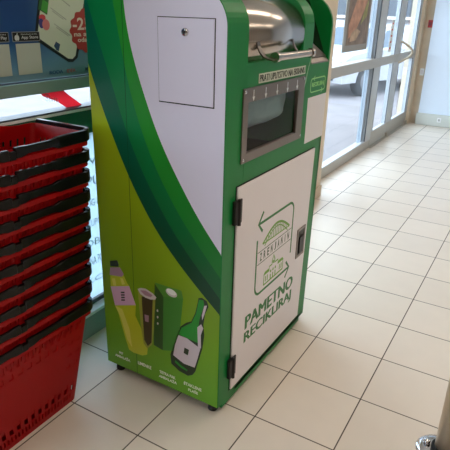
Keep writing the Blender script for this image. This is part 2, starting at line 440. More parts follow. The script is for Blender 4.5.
# ------------------------------------------------------------------ things on the shop front
# app advert on window_1
def advert():
    t = thing('advertising_poster', (WX+.012, -.1, 1.25), 'dark blue supermarket app advertising poster behind the red baskets', 'poster')
    X = WX+.010; ya, yb = -1.1, .9
    sheet = printmat('poster_print', [(0, (122, 160, 178)), (.12, (88, 134, 164)), (.3, (36, 76, 132)), (1, (16, 40, 92))], 'Z', 1.25, 1.72, .4)
    # tealer towards the right of the sheet
    nt = sheet.node_tree; b = nt.nodes['Principled BSDF']
    src = b.inputs['Base Color'].links[0].from_socket
    g = nt.nodes.new('ShaderNodeNewGeometry'); sp = nt.nodes.new('ShaderNodeSeparateXYZ'); nt.links.new(g.outputs[0], sp.inputs[0])
    mr = nt.nodes.new('ShaderNodeMapRange'); mr.inputs['From Min'].default_value = -.12; mr.inputs['From Max'].default_value = .2
    mr.inputs['To Max'].default_value = .8; nt.links.new(sp.outputs['Y'], mr.inputs['Value'])
    mx = nt.nodes.new('ShaderNodeMixRGB'); nt.links.new(mr.outputs[0], mx.inputs[0]); nt.links.new(src, mx.inputs[1])
    mx.inputs[2].default_value = (*lin((96, 138, 150)), 1); nt.links.new(mx.outputs[0], b.inputs['Base Color'])
    MB().box(WX+.006, X, ya, yb, 1.252, 2.3).build('sheet', sheet, t)
    X += .0003
    ph = MB().slab([(-.048, 1.56), (-.085, 1.42), (-.082, 1.400), (-.07, 1.388), (.07, 1.307), (.095, 1.306), (.122, 1.322), (.2, 1.56), (.26, 1.75), (0, 1.75)], 'x', X, .0012)
    p = ph.build('phone_picture', mat('phone_black', (24, 34, 38), .4), t)
    MB().slab([(-.036, 1.56), (-.073, 1.42), (-.069, 1.402), (.068, 1.321), (.092, 1.318), (.11, 1.33), (.186, 1.56), (.24, 1.74), (.012, 1.74)], 'x', X+.0012, .0006).build('phone_screen', mat('phone_cream', (196, 210, 190), .5), p)
    q = MB()
    X2 = X+.0018
    q.slab([(-.06, 1.505), (-.045, 1.56), (-.005, 1.54), (-.02, 1.485)], 'x', X2, .0004, 0)
    q.slab([(-.048, 1.503), (-.035, 1.54), (-.008, 1.526), (-.022, 1.49)], 'x', X2+.0004, .0003, 1)
    q.slab(ell(-.045, 1.475, .016, .012), 'x', X2, .0004, 2); q.slab(ell(-.052, 1.455, .012, .018), 'x', X2, .0005, 3)
    q.slab(ell(-.03, 1.45, .018, .02), 'x', X2, .0006, 4)
    q.slab([(0, 1.372), (.012, 1.388), (.032, 1.377), (.022, 1.352), (.01, 1.356)], 'x', X2, .0004, 5)
    for i, (a, b_, h) in enumerate(((.0, .075, 1.512), (.008, .06, 1.500), (.01, .09, 1.455), (.02, .08, 1.442), (.02, .10, 1.565))):
        q.slab([(a, h), (b_, h-.028*(b_-a)/.05), (b_, h-.031*(b_-a)/.05), (a, h-.003)], 'x', X2, .0003, 6)
    q.build('app_pictures', [mat('pic_green_dark', (34, 92, 44), .5), mat('pic_green', (62, 150, 54), .5), mat('pic_red', (186, 66, 74), .5), mat('pic_blue', (60, 62, 128), .5), mat('pic_rose', (196, 120, 120), .5), mat('pic_navy', (40, 72, 104), .5), mat('pic_grey', (150, 164, 150), .5)], p)
    # round discount badge with a wavy edge
    pts = [(.192+(.1+.005*math.cos(14*2*PI*i/84))*math.cos(2*PI*i/84), 1.425+(.085+.004*math.cos(14*2*PI*i/84))*math.sin(2*PI*i/84)) for i in range(84)]
    bd = MB().slab(pts, 'x', X2, .0008).build('discount_badge', mat('badge_red', (160, 56, 48), .5), t)
    tx = MB()
    textmesh(tx, '-25%', 'x', X2+.0008, .0004, .106, .262, 1.428, 1.476, bold=.02)
    textmesh(tx, 'na artikle', 'x', X2+.0008, .0004, .110, .275, 1.404, 1.422, bold=.02)
    textmesh(tx, 'odabrane', 'x', X2+.0008, .0004, .128, .262, 1.382, 1.400, bold=.02)
    tx.build('lettering', mat('badge_text', (214, 206, 190), .5), bd)
    # store badges
    for (a, b_, words) in ((-.190, -.067, ('Download on the', 'App Store')), (-.330, -.207, ('GET IT ON', 'Google Play'))):
        k = MB().slab([(a-.001, 1.393), (b_+.001, 1.393), (b_+.001, 1.427), (a-.001, 1.427)], 'x', X2, .0005, 0)
        k.slab([(a+.001, 1.395), (b_-.001, 1.395), (b_-.001, 1.425), (a+.001, 1.425)], 'x', X2+.0005, .0003, 1)
        bo = k.build('store_badge', [mat('badge_rim', (150, 156, 160), .5), M['black']], t)
        z = MB()
        textmesh(z, words[0], 'x', X2+.0008, .0003, a+.038, b_-.012, 1.4165, 1.4205)
        textmesh(z, words[1], 'x', X2+.0008, .0003, a+.038, b_-.008, 1.399, 1.413, bold=.01)
        if words[1] == 'App Store':
            z.slab(ell(a+.019, 1.408, .0085, .0085, 20), 'x', X2+.0008, .0003)
            z.slab(ell(a+.0145, 1.406, .006, .0095, 20), 'x', X2+.0008, .00035)
            z.slab(ell(a+.0225, 1.406, .006, .0095, 20), 'x', X2+.0008, .0004)
            z.slab(ell(a+.021, 1.4195, .0016, .0035, 12, -.6), 'x', X2+.0008, .0003)
        else:
            z.slab([(a+.012, 1.399), (a+.028, 1.409), (a+.012, 1.419)], 'x', X2+.0008, .0003)
        z.build('lettering', mat('badge_white', (206, 212, 214), .5), bo)
    for a, b_ in ((-.180, -.069), (-.320, -.209)):
        MB().slab([(a, 1.276), (b_, 1.276), (b_, 1.386), (a, 1.386)], 'x', X2, .0005).build('blank_square', mat('square_cream', (176, 186, 176), .5), t)
    for i, (s, a, b_, col) in enumerate((('RODA', -.035, .036, (34, 84, 132)), ('IDEA', .056, .104, (168, 92, 92)), ('MERCATOR', .16, .25, (40, 70, 90)))):
        textmesh(MB(), s, 'x', X2, .0004, a, b_, 1.266, 1.280, bold=.02).build('shop_name', mat('logo%d' % i, col, .5), t)
advert()

# red banner seen in the strip of clear glass
t = thing('red_banner', (WX-.03, .03, 1.118), 'red slanting banner with white letters in the clear window strip', 'banner')
MB().slab([(-.060, 1.202), (.052, 1.202), (.085, 1.175), (.165, 1.119), (.075, 1.119), (.03, 1.148), (-.045, 1.180)], 'x', WX-.030, .002).build('band', papermat('banner_red', (222, 96, 108), .85), t)
textmesh(MB(), 'Sun', 'x', WX-.0275, .001, -.035, .034, 1.158, 1.188, shear=-.016, bold=.03).build('lettering', papermat('banner_white', (236, 240, 244), .95), t)

# white paper sheet with small print on the lower glass
t = thing('paper_notice', (WX+.0, .2, .18), 'long white paper notice with faint print on the lower glass', 'notice')
MB().box(WX-.012, WX-.009, -.55, .62, .176, .998).build('sheet', M['frost'], t)
words = ('AKCIJA', 'POSEBNA PONUDA', 'DOBRO', 'VAŠA KUPOVINA', 'SVAKOG DANA', 'POPUST', 'ZA VAS')
for i, wd in enumerate(words):
    textmesh(MB(), wd, 'x', WX-.009, .0004, .03 + .01*(i % 3), .30, .25+.1*i, .285+.1*i + .01*(i % 2)).build('lettering', M['faint'], t)

# hanging food poster
t = thing('food_poster', (WX+.03, 3.775, 1.19), 'framed brown and orange food poster hanging in the upper window', 'poster')
MB().box(WX+.02, WX+.03, 3.40, 4.15, 1.18, 2.2, .002).build('frame', mat('poster_frame_grey', (150, 150, 146), .5), t)
fm = mat('food_print_brown', (128, 110, 96), .5, noise=(9, .4))
pic = MB().box(WX+.03, WX+.032, 3.47, 4.10, 1.24, 2.15).build('print', fm, t)
f2 = MB()
f2.slab([(3.52, 1.30), (3.70, 1.36), (3.98, 1.60), (4.06, 1.86), (3.98, 1.92), (3.80, 1.80), (3.62, 1.58), (3.50, 1.42)], 'x', WX+.032, .001, 0)
f2.slab([(3.56, 1.27), (3.74, 1.28), (3.86, 1.36), (3.72, 1.39), (3.58, 1.34)], 'x', WX+.033, .001, 1)
f2.slab([(3.84, 1.42), (4.02, 1.5), (4.04, 1.66), (3.94, 1.58)], 'x', WX+.033, .001, 2)
f2.slab([(3.60, 1.66), (3.74, 1.8), (3.70, 1.95), (3.56, 1.84)], 'x', WX+.033, .001, 1)
f2.build('food_picture', [mat('food_orange', (190, 142, 112), .5, noise=(12, .3)), mat('food_cream', (186, 160, 130), .5, noise=(14, .3)), mat('food_green', (150, 150, 84), .5, noise=(14, .3))], pic)
for yy in (3.45, 4.10): MB().tube([(WX+.025, yy, 2.2), (WX+.025, yy, 2.41)], .002, 6).build('hanging_wire', M['alu_dark'], t)

# sign sheet on the door glass
t = thing('door_sign', (WX-.02, 5.305, 1.10), 'narrow white sign with red marks on the far door glass', 'sign')
MB().box(WX-.0238, WX-.0225, 5.24, 5.37, 1.10, 1.46).build('sheet', M['white'], t)
sr = mat('sign_red', (206, 96, 96), .5)
for i in range(5):
    MB().slab(ell(5.305, 1.14+.07*i, .035, .012, 16), 'x', WX-.0225, .0005).build('red_mark', sr, t)

# small boxes near the far corner
t = thing('alarm_call_point', (-.53, RY1, 1.36), 'small red alarm call box on the brown strip in the far corner', 'alarm')
MB().box(-.560, -.500, RY1-.032, RY1, 1.36, 1.46, .004).build('case', mat('alarm_red', (170, 24, 30), .4), t)
MB().box(-.548, -.512, RY1-.034, RY1-.032, 1.385, 1.435, .0).build('press_plate', mat('alarm_red2', (120, 24, 30), .4), t)
t = thing('light_switch', (-.54, RY1, .70), 'small white switch low on the brown strip in the far corner', 'switch')
MB().box(-.570, -.515, RY1-.015, RY1, .70, .80, .003).build('plate', M['whitepaint'], t)
MB().box(-.558, -.527, RY1-.020, RY1-.015, .72, .78, .002).build('rocker', M['sticker'], t)
t = thing('wall_socket', (-.18, RY1-.09, .075), 'small white socket on the pale plinth of the far wall', 'socket')
MB().box(-.205, -.150, RY1-.090, RY1-.08, .065, .13, .003).build('plate', M['whitepaint'], t)
MB().box(-.190, -.165, RY1-.092, RY1-.090, .082, .112, .0).build('outlet', mat('socket_grey', (170, 176, 174), .5), t)

# ------------------------------------------------------------------ recycling machine
X0, X1, Y0, Y1, ZB, ZT, RR = -.370, .2085, -.085, .815, .045, 1.59, .12
def profile(x0=X0, x1=X1, zb=ZB, zt=ZT, r=RR, z_lo=None):
    p = [(x0, zb), (x1, zb)] + arc(x1-r, zt-r, r, 0, 90, 12) + [(x0+.16, zt), (x0, zt-.05)]
    return p
mc = thing('recycling_machine', ((X0+X1)/2, (Y0+Y1)/2, 0), 'tall green and white can and bottle recycling machine by the window', 'recycling machine')
# carcass: bottom, near block, middle cheek, far side sheet, back and a top
b = MB()
b.prism(profile(), 'y', Y0, .046)                              # near green front strip
b.prism(profile(x1=X1-.0006), 'y', .505, .600)                            # cheek between drum and screen recess
b.prism([(X0, ZB), (X1-.012, ZB), (X1, ZB+.012)]+arc(X1-RR, ZT-RR, RR, 0, 90, 12)+[(X0+.16, ZT), (X0, ZT-.05)], 'y', .799, Y1)
b.box(X0, X0+.004, .046, Y1, ZB, ZT-.05)                       # back sheet
b.box(X0, X1, .046, Y1, ZB, ZB+.02)                            # bottom
b.box(X0+.16, X1-RR-.10, .046, .80, ZT-.004, ZT)                # roof behind drum
b.box(X1-.004, X1, .046, .80, ZB, 1.03)                         # front sheet below window
b.box(X1-.004, X1, .490, .80, 1.03, 1.27)                       # right of window
b.box(X1-.004, X1, .046, .80, 1.27, 1.327)
b.box(X1-.004, X1, .046, .505, 1.327, 1.358)
b.box(X1-.06, X1, .046, .505, 1.358, 1.362)
b.box(X1-.02, X1-.0008, Y0+.03, Y1-.05, .022, ZB+.001, .003)
body = b.build('body', M['green'], mc)
# lining behind the window: floor, back, sides, roof
b = MB()
b.box(X1-.30, X1-.006, .046, .50, 1.0, 1.004); b.box(X1-.304, X1-.30, .046, .50, 1.0, 1.33)
b.box(X1-.30, X1-.006, .046, .048, 1.0, 1.33); b.box(X1-.30, X1-.006, .500, .504, 1.0, 1.33); b.box(X1-.30, X1-.006, .046, .50, 1.30, 1.304)
b.build('inner_compartment', M['darkin'], mc)

# artwork sheet on the near side, seam between two sheets at x=-.2
def ci(tab, z):
    tab = sorted(tab, key=lambda p: p[1])
    if z <= tab[0][1]:
        (a, za), (b_, zb) = tab[0], tab[1]
    elif z >= tab[-1][1]:
        (a, za), (b_, zb) = tab[-2], tab[-1]
    else:
        for i in range(len(tab)-1):
            if tab[i][1] <= z <= tab[i+1][1]: (a, za), (b_, zb) = tab[i], tab[i+1]; break
    return a+(b_-a)*(z-za)/(zb-za)
def smooth(tab, n=40):
    tab = sorted(tab, key=lambda p: p[1]); z0, z1 = tab[0][1], tab[-1][1]
    pts = [(ci(tab, z0+(z1-z0)*i/n), z0+(z1-z0)*i/n) for i in range(n+1)]
    for _ in range(12): pts = [pts[0]]+[((pts[i-1][0]+2*pts[i][0]+pts[i+1][0])/4, pts[i][1]) for i in range(1, n)]+[pts[-1]]
    return pts
c_wb = smooth([(-.197, 1.6), (-.195, 1.542), (-.187, 1.466), (-.158, 1.349), (-.109, 1.218), (-.059, 1.099), (-.02, 1.03), (.029, .954), (.1, .844), (.199, .728), (.22, .706)])
c_bm = smooth([(-.252, 1.6), (-.239, 1.542), (-.215, 1.40), (-.182, 1.25), (-.13, 1.10), (-.075, .985), (.0, .865), (.076, .765), (.192, .644), (.22, .612)])
c_md = smooth([(-.372, 1.6), (-.358, 1.54), (-.323, 1.440), (-.268, 1.285), (-.206, 1.10), (-.12, .93), (.014, .733), (.199, .550), (.22, .53)])
c_do = smooth([(-.42, 1.5), (-.38, 1.36), (-.350, 1.27), (-.298, 1.136), (-.199, .924), (-.102, .772), (-.05, .707), (.042, .615), (.196, .483), (.22, .465)])
# the band's far-upper neighbour continues beyond the sheet's edge
PA = X0
def right_edge(z):
    if z <= ZT-RR: return X1-.003
    return X1-RR+math.sqrt(max(0, (RR-.003)**2-(z-(ZT-RR))**2))
def sheet(name, xa, xb):
    b = MB(); N = 220; z0, z1 = ZB, ZT-.004
    YF = Y0-.0015
    for i in range(N):
        za, zb = z0+(z1-z0)*i/N, z0+(z1-z0)*(i+1)/N
        ra = []
        for z in (za, zb):
            top_lim = right_edge(z)
            lo = max(xa, X0); 
            if z > ZT-.05: lo = max(lo, X0+.16*(z-(ZT-.05))/.05)
            hi = min(xb, top_lim)
            cs = [lo]+[min(max(ci(c_, z), lo), hi) for c_ in (c_do, c_md, c_bm, c_wb)]+[hi]
            for k in range(1, 6): cs[k] = max(cs[k], cs[k-1])
            ra.append(cs)
        for k in range(5):
            if ra[0][k+1]-ra[0][k] < 1e-6 and ra[1][k+1]-ra[1][k] < 1e-6: continue
            b.add([(ra[0][k], YF, za), (ra[0][k+1], YF, za), (ra[1][k+1], YF, zb), (ra[1][k], YF, zb)], [[0, 1, 2, 3]], k)
    # thin edges so that the sheet has thickness
    b.box(xa, xa+.0004, YF, Y0, ZB, ZT-.06, 0, 0 if xa < -.3 else 5)
    b.box(xa, xb-.003, YF, Y0, ZB, ZB+.0004, 0, 0)
    return b.build(name, [M['a_olive'], M['a_dark'], M['a_mid'], M['a_bright'], M['a_white'], M['gap']], mc)
s1 = sheet('artwork_sheet', X0, -.2032); s2 = sheet('artwork_sheet', -.2012, X1)
MB().box(-.2032, -.2012, Y0-.0008, Y0, ZB, ZT-.004).build('seam', M['gap'], mc)

YS = Y0-.0015
# printed pictures (flat prints on the sheet)
def pr(b, pts, mi, lift): b.slab([(p[0], p[1]) for p in pts], 'y', YS-lift, lift, mi)
q = MB()
pr(q, [(-.325,.488),(-.252,.509),(-.236,.478),(-.226,.468),(-.195,.389),(-.200,.336),(-.155,.256),(-.139,.202),(-.144,.165),(-.17,.150),(-.22,.146),(-.243,.152),(-.262,.21),(-.296,.331),(-.310,.36),(-.327,.436)], 0, .0003)
pr(q, [(-.310,.35),(-.28,.30),(-.25,.20),(-.225,.17),(-.235,.26),(-.270,.345)], 3, .0005)
pr(q, [(-.318,.476),(-.300,.482),(-.296,.448),(-.312,.444)], 3, .0005)
pr(q, [(-.272,.492),(-.258,.494),(-.248,.47),(-.264,.462)], 3, .0005)
pr(q, [(-.323,.526),(-.271,.54),(-.252,.515),(-.262,.500),(-.329,.49)], 1, .0006)
pr(q, [(-.323,.556),(-.283,.569),(-.276,.552),(-.278,.542),(-.322,.532)], 2, .0008)
pr(q, [(-.327,.436),(-.226,.468),(-.195,.389),(-.309,.351)], 4, .0008)
for k in range(4): pr(q, [(-.272,.385+.012*k),(-.252,.391+.012*k),(-.252,.398+.012*k),(-.272,.392+.012*k)], 2, .0010)
q.build('plastic_bottle_picture', [M['p_yellow'], M['p_lilac'], M['p_capdark'], M['p_yellow2'], M['p_pink']], s1)
q = MB()
pr(q, [(-.181,.465),(-.155,.440),(-.092,.450),(-.105,.30),(-.116,.224),(-.141,.197),(-.160,.215),(-.172,.30)], 1, .0007)
pr(q, [(-.162,.44),(-.105,.45),(-.118,.235),(-.138,.21),(-.156,.235)], 0, .0009)
pr(q, [(-.181,.469),(-.166,.478),(-.14,.482),(-.105,.472),(-.087,.46),(-.092,.448),(-.115,.441),(-.141,.441),(-.168,.450)], 2, .0011)
pr(q, [(-.168,.467),(-.14,.474),(-.105,.464),(-.115,.452),(-.145,.452)], 3, .0013)
pr(q, [(-.150,.36),(-.128,.362),(-.130,.33),(-.148,.328)], 3, .0011)
q.build('drinks_can_picture', [M['p_can'], M['p_cangold'], M['p_cansil'], M['p_lilac']], s2)
q = MB()
pr(q, [(-.052,.473),(.042,.495),(.026,.35),(-.005,.238),(-.061,.219)], 0, .0003)
pr(q, [(-.094,.52),(-.052,.473),(-.061,.219),(-.107,.228)], 1, .0004)
pr(q, [(-.094,.524),(.034,.527),(.042,.495),(-.052,.473)], 2, .0005)
pr(q, ell(-.013, .503, .027, .0165, 20, -.15), 3, .0008)
pr(q, ell(-.013, .507, .022, .012, 20, -.15), 4, .0010)
for k in range(3): pr(q, ell(-.083, .40-.03*k, .004, .006, 10), 3, .0008)
q.build('drinks_carton_picture', [M['p_carton'], M['p_carton2'], M['p_carton3'], M['p_cansil'], M['white']], s2)
q = MB()
pr(q, [(.112,.520),(.128,.526),(.15,.518),(.157,.496),(.142,.46),(.135,.41),(.140,.366),(.132,.30),(.100,.18),(.087,.158),(.065,.144),(.02,.150),(-.018,.171),(-.022,.215),(.012,.32),(.028,.364),(.055,.392),(.080,.407),(.098,.45),(.108,.496)], 1, .0003)
pr(q, [(.114,.514),(.134,.518),(.138,.50),(.118,.43),(.110,.38),(.112,.32),(.019,.325),(.034,.362),(.082,.402),(.102,.45)], 0, .0005)
pr(q, [(.108,.39),(.125,.41),(.135,.395),(.124,.36),(.126,.30),(.112,.30)], 2, .0007)
pr(q, [(.138,.495),(.150,.50),(.140,.46),(.130,.43),(.128,.45)], 2, .0007)
pr(q, [(.019,.322),(.06,.322),(.123,.298),(.110,.245),(.097,.198),(.045,.196),(-.008,.217),(.002,.27)], 2, .0009)
pr(q, [(.048,.275),(.070,.272),(.064,.244),(.044,.247)], 1, .0011)
pr(q, [(.0,.185),(.03,.170),(.06,.165),(.062,.172),(.03,.182),(.002,.196)], 0, .0006)
q.build('glass_bottle_picture', [M['p_glass'], M['p_glassd'], M['p_label']], s2)
for par, rows in ((s1, [('PET', -.300, -.278, .110, .121), ('AMBALAŽA', -.325, -.240, .088, .104)]),
                  (s2, [('LIMENKE', -.196, -.124, .096, .112)]),
                  (s2, [('TETRA PAK', -.080, .002, .098, .112), ('AMBALAŽA', -.084, .008, .076, .092)]),
                  (s2, [('STAKLENE', .044, .130, .093, .108), ('FLAŠE', .066, .113, .070, .086)])):
    tx = MB()
    for (wd, a, b_, z0, z1) in rows: textmesh(tx, wd, 'y', YS-.0006, .0006, a, b_, z0, z1, bold=.02)
    tx.build('lettering', mat('print_letter_white', (240, 242, 232), .4), par)

# service flap with lock
fl = MB().box(-.052, .162, YS-.003, YS, 1.232, 1.495, .0012, 0).build('service_flap', M['a_white'], mc)
g = MB(); YG = YS-.0004
for a in ((-.0545, -.052, 1.230, 1.497), (.162, .1655, 1.228, 1.497)): g.box(a[0], a[1], YG, YS, a[2], a[3])
g.box(-.0545, .1655, YG, YS, 1.228, 1.232); g.box(-.0545, .1655, YG, YS, 1.495, 1.4975)
g.build('gap_line', M['gap'], fl)
lk = MB().lathe([(.0125, 0), (.0125, -.004), (.010, -.007), (.0, -.007)], (.055, YS-.003, 1.454), 24, 0, 'y').build('lock', M['chrome'], fl)
MB().lathe([(.006, 0), (.006, -.0012), (0, -.0012)], (.055, YS-.010, 1.454), 16, 0, 'y').build('keyhole', M['black'], lk)

# front door
XF = X1
MB().box(XF, XF+.0012, -.004, .720, .076, .954).build('door_gap', M['gap'], mc)
fd = MB().box(XF+.0012, XF+.008, .001, .715, .082, .949, .002).build('front_door', M['door_white'], mc)
for za, zb in ((.815, .905), (.150, .240)):
    h = MB().box(XF+.001, XF+.016, -.026, .002, za, zb, .004).box(XF+.007, XF+.014, .002, .026, za, zb, .003)
    h.tube([(XF+.016, 0, za-.004), (XF+.016, 0, zb+.004)], .007, 12)
    h.build('hinge', M['black'], fd)
hd = MB()
hd.box(XF+.008, XF+.012, .582, .594, .440, .588, .001); hd.box(XF+.008, XF+.012, .664, .676, .440, .588, .001)
hd.box(XF+.008, XF+.012, .594, .664, .576, .588, .001); hd.box(XF+.008, XF+.012, .594, .664, .440, .452, .001)
ho = hd.build('latch_handle', M['steel2'], fd)
MB().box(XF+.008, XF+.009, .594, .664, .452, .576).box(XF+.009, XF+.016, .606, .654, .46, .545, .004).build('latch_paddle', M['black'], ho)
XP = XF+.008
e = MB()
wl = .011
e.stroke([(.180, .752), (.47, .752)] + arc(.475, .710, .042, 90, 0, 8) + [(.517, .500)], wl, 'x', XP, .0004, 0)
e.stroke([(.215, .795), (.176, .752), (.213, .712)], wl*1.1, 'x', XP, .0005, 0)
e.stroke([(.172, .685), (.172, .480)] + arc(.214, .473, .042, 180, 270, 8) + [(.508, .430)], wl, 'x', XP, .0004, 0)
e.stroke([(.474, .470), (.512, .430), (.473, .390)], wl*1.1, 'x', XP, .0005, 0)
e.build('arrow_loop', M['lettergreen'], fd)
e = MB()
ac = [(.222+.26*i/16, .652-.006*i/16+.055*math.sin(PI*i/16)) for i in range(17)]
e.stroke(ac, .010, 'x', XP, .0004); e.stroke([(a[0]*.86+.049, a[1]-.014) for a in ac], .005, 'x', XP, .0004)
e.stroke([(.222, .652), (.482, .646)], .005, 'x', XP, .0004)
for i in range(2, 15): e.stroke([(ac[i][0], .650), (ac[i][0], ac[i][1])], .0045, 'x', XP, .0004)
# town hall front
e.stroke([(.25, .452), (.44, .452)], .007, 'x', XP, .0004)
e.stroke([(.252, .452), (.252, .500), (.300, .500), (.300, .520), (.325, .520), (.325, .536), (.338, .560), (.351, .536), (.351, .520), (.385, .520), (.385, .500), (.438, .500), (.438, .452)], .007, 'x', XP, .0004)
e.slab([(.246, .500), (.258, .512), (.295, .512), (.302, .500)], 'x', XP, .0005); e.slab([(.384, .500), (.392, .512), (.43, .512), (.444, .500)], 'x', XP, .0005)
for a in (.268, .285, .405, .422): e.stroke([(a, .462), (a, .488)], .007, 'x', XP, .0004)
for a in (.315, .338, .361): e.stroke([(a, .456), (a, .478)], .008, 'x', XP, .0004); e.slab(ell(a, .492, .006, .007, 12), 'x', XP, .0004)
e.slab(ell(.338, .528, .008, .008, 12), 'x', XP, .0005)
e.build('town_emblem', M['olivegreen'], fd)
e = MB()
e.stroke([(.182, .626), (.508, .626)], .0028, 'x', XP, .0004); e.stroke([(.182, .572), (.508, .572)], .0028, 'x', XP, .0004)
e.build('emblem_line', M['emb_dark'], fd)
ww = 'ZRENJANIN'
for i, ch in enumerate(ww):
    a = .212+.265*i/8; wd = .010 if ch != 'I' else .003
    textmesh(MB(), ch, 'x', XP, .0004, a-wd/1.2, a+wd/1.2, .582, .617, bold=.016).build('letter', M['emb_dark'], fd)
e = MB()
for q_, d_ in enumerate((-.0040, -.002, 0, .002, .0040)): textmesh(e, 'PAMETNO', 'x', XP, .0004+.0001*q_, .102+d_, .570+d_, .314+.0008*q_, .376, shear=-.012)
for q_, d_ in enumerate((-.0034, -.0017, 0, .0017, .0034)): textmesh(e, 'RECIKLIRAJ', 'x', XP, .0004+.0001*q_, .098+d_, .564+d_, .236+.0008*q_, .300, shear=-.012)
e.build('slogan', M['lettergreen'], fd)

# viewing window
fr = MB()
fr.box(X1, X1+.005, .018, .536, 1.235, 1.283, .001); fr.box(X1, X1+.005, .018, .536, 1.028, 1.060, .001)
fr.box(X1, X1+.005, .018, .054, 1.060, 1.235); fr.box(X1, X1+.005, .476, .536, 1.060, 1.235)
fw_ = fr.build('viewing_window', M['steel2'], mc)
# right bevelled reveal
MB().box(X1-.008, X1+.001, .054, .057, 1.062, 1.235).box(X1-.008, X1+.001, .473, .476, 1.062, 1.235).box(X1-.008, X1+.001, .057, .473, 1.060, 1.063).build('reveal', M['steel2'], fw_)
MB().box(X1-.007, X1-.005, .057, .473, 1.063, 1.235).build('pane', M['mglass'], fw_)
for yy, zz in ((.030, 1.272), (.524, 1.272), (.030, 1.040), (.524, 1.040)):
    MB().lathe([(.006, 0), (.006, .002), (.003, .0035), (0, .0035)], (X1+.005, yy, zz), 16, 0, 'x').build('screw', M['chrome'], fw_)
for yy in (.089, .181, .274, .366, .457):
    a = MB(); XX = X1+.005
    a.stroke([(yy, 1.274), (yy, 1.250)], .0045, 'x', XX, .0005); a.slab([(yy-.009, 1.252), (yy+.009, 1.252), (yy, 1.236)], 'x', XX, .0006)
    a.build('arrow_mark', M['white'], fw_)

# labels
lb = MB().slab([(.130, 1.290), (.540, 1.290), (.540, 1.3225), (.130, 1.3225)], 'x', X1, .0008).build('instruction_label', M['label'], mc)
tx = MB()
for q_, d_ in enumerate((-.0009, 0, .0009)): textmesh(tx, 'PRATI UPUTSTVO NA EKRANU', 'x', X1+.0008, .0005+.0001*q_, .137+d_, .533+d_, 1.2945, 1.3180)
tx.build('lettering', M['ink'], lb)
ro = MB()
def rrect(x0, x1, z0, z1, r): return arc(x1-r, z1-r, r, 0, 90, 5)+arc(x0+r, z1-r, r, 90, 180, 5)+arc(x0+r, z0+r, r, 180, 270, 5)+arc(x1-r, z0+r, r, 270, 360, 5)
pp = rrect(.612, .780, 1.206, 1.262, .016); ro.stroke(pp+[pp[0]], .005, 'x', X1, .0006, 0)
ro.stroke([(.655, 1.272), (.640, 1.262), (.655, 1.252)], .004, 'x', X1, .0007, 0); ro.stroke([(.738, 1.216), (.753, 1.206), (.738, 1.196)], .004, 'x', X1, .0007, 0)
rp = ro.build('small_emblem', M['limeline'], mc)
textmesh(MB(), 'RECIKLIRAJ', 'x', X1, .0008, .626, .768, 1.222, 1.246, bold=.02).build('lettering', M['limeline'], rp)
MB().slab([(.594, .990), (.806, .990), (.806, 1.186), (.594, 1.186)], 'x', X1, .0008).build('blank_sticker', M['sticker'], mc)

# drum with handle
CX, CZ, DR = .088, 1.442, .122
dr = MB().lathe([(0, 0), (DR-.004, 0), (DR, .004), (DR, .4485), (DR-.004, .4525), (0, .4525)], (CX, .0495, CZ), 72, 0, 'y').build('stainless_drum', M['steel'], mc)
hb = MB()
HX, HZ = .268, 1.380
hb.tube([(HX, .128, HZ), (HX, .440, HZ)], .0135, 20)
for ya, yb in ((.122, .142), (.426, .446)): hb.tube([(HX, ya, HZ), (HX, yb, HZ)], .017, 20)
ho = hb.build('drum_handle', M['steel'], dr)
for yy, wd in ((.100, .022), (.388, .012)):
    a = MB(); prof = []
    for i in range(11):
        an = math.radians(-4-20*i/10*1.0); prof.append((CX+(DR+.001)*math.cos(an), CZ+(DR+.001)*math.sin(an)))
    path = [(CX+(DR-.001)*math.cos(math.radians(-9)), CZ+(DR)*math.sin(math.radians(-9))), (.211, 1.408), (.220, 1.392), (.234, 1.378), (.252, 1.372), (.268, 1.370)]
    up = [(p[0]+.003, p[1]+.004) for p in path]
    a.prism(path+up[::-1], 'y', yy, yy+wd)
    a.build('handle_arm', M['steel_dark'], ho)

# screen recess on the right
sc_ = MB()
sc_.prism([(.190, 1.345), (.088, 1.588), (.080, 1.588), (.182, 1.342)], 'y', .602, .798)
so = sc_.build('screen', M['screen'], mc)
MB().prism([(.193, 1.345), (.1935, 1.352), (.092, 1.588), (.089, 1.588)], 'y', .602, .606).build('screen_rim', M['black'], so)
tr = MB(); tr.prism([(.2085, 1.327), (.1935, 1.345), (.150, 1.345), (.150, 1.327)], 'y', .600, .799); tr.box(.150, .2095, .6, .799, 1.322, 1.3275)
tr.build('steel_tray', M['steel2'], mc)
rfl = MB(); A = Vector((.196, 0, 1.3455)); D = Vector((-.102, 0, .243))  # steel triangle laid on the screen in place of a reflection
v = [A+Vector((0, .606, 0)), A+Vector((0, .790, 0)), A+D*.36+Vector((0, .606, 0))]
n_ = Vector((.003, 0, .0013)); rfl.add(v+[p+n_ for p in v], [[0, 1, 2], [5, 4, 3], [0, 3, 4, 1], [1, 4, 5, 2], [2, 5, 3, 0]])
rfl.build('reflection_plate', M['steel2'], so)
MB().box(X0+.16, .09, .600, .799, 1.584, ZT).build('top_cover', M['green'], mc)
# cord hanging from the handle end
MB().tube([(.268, .448, 1.382), (.262, .462, 1.372), (.222, .552, 1.335), (.214, .560, 1.318), (.2125, .553, 1.290), (.2125, .545, 1.262), (.2125, .531, 1.238)], .0016, 8).build('cord', M['cord'], dr)
# feet
for fx_, fy_ in ((.165, -.052), (-.325, -.052), (.165, .765), (-.325, .765)):
    MB().lathe([(.018, 0), (.021, .004), (.020, .018), (.009, .022), (.009, .0455)], (fx_, fy_, 0), 20).build('foot', M['rubber'], mc)

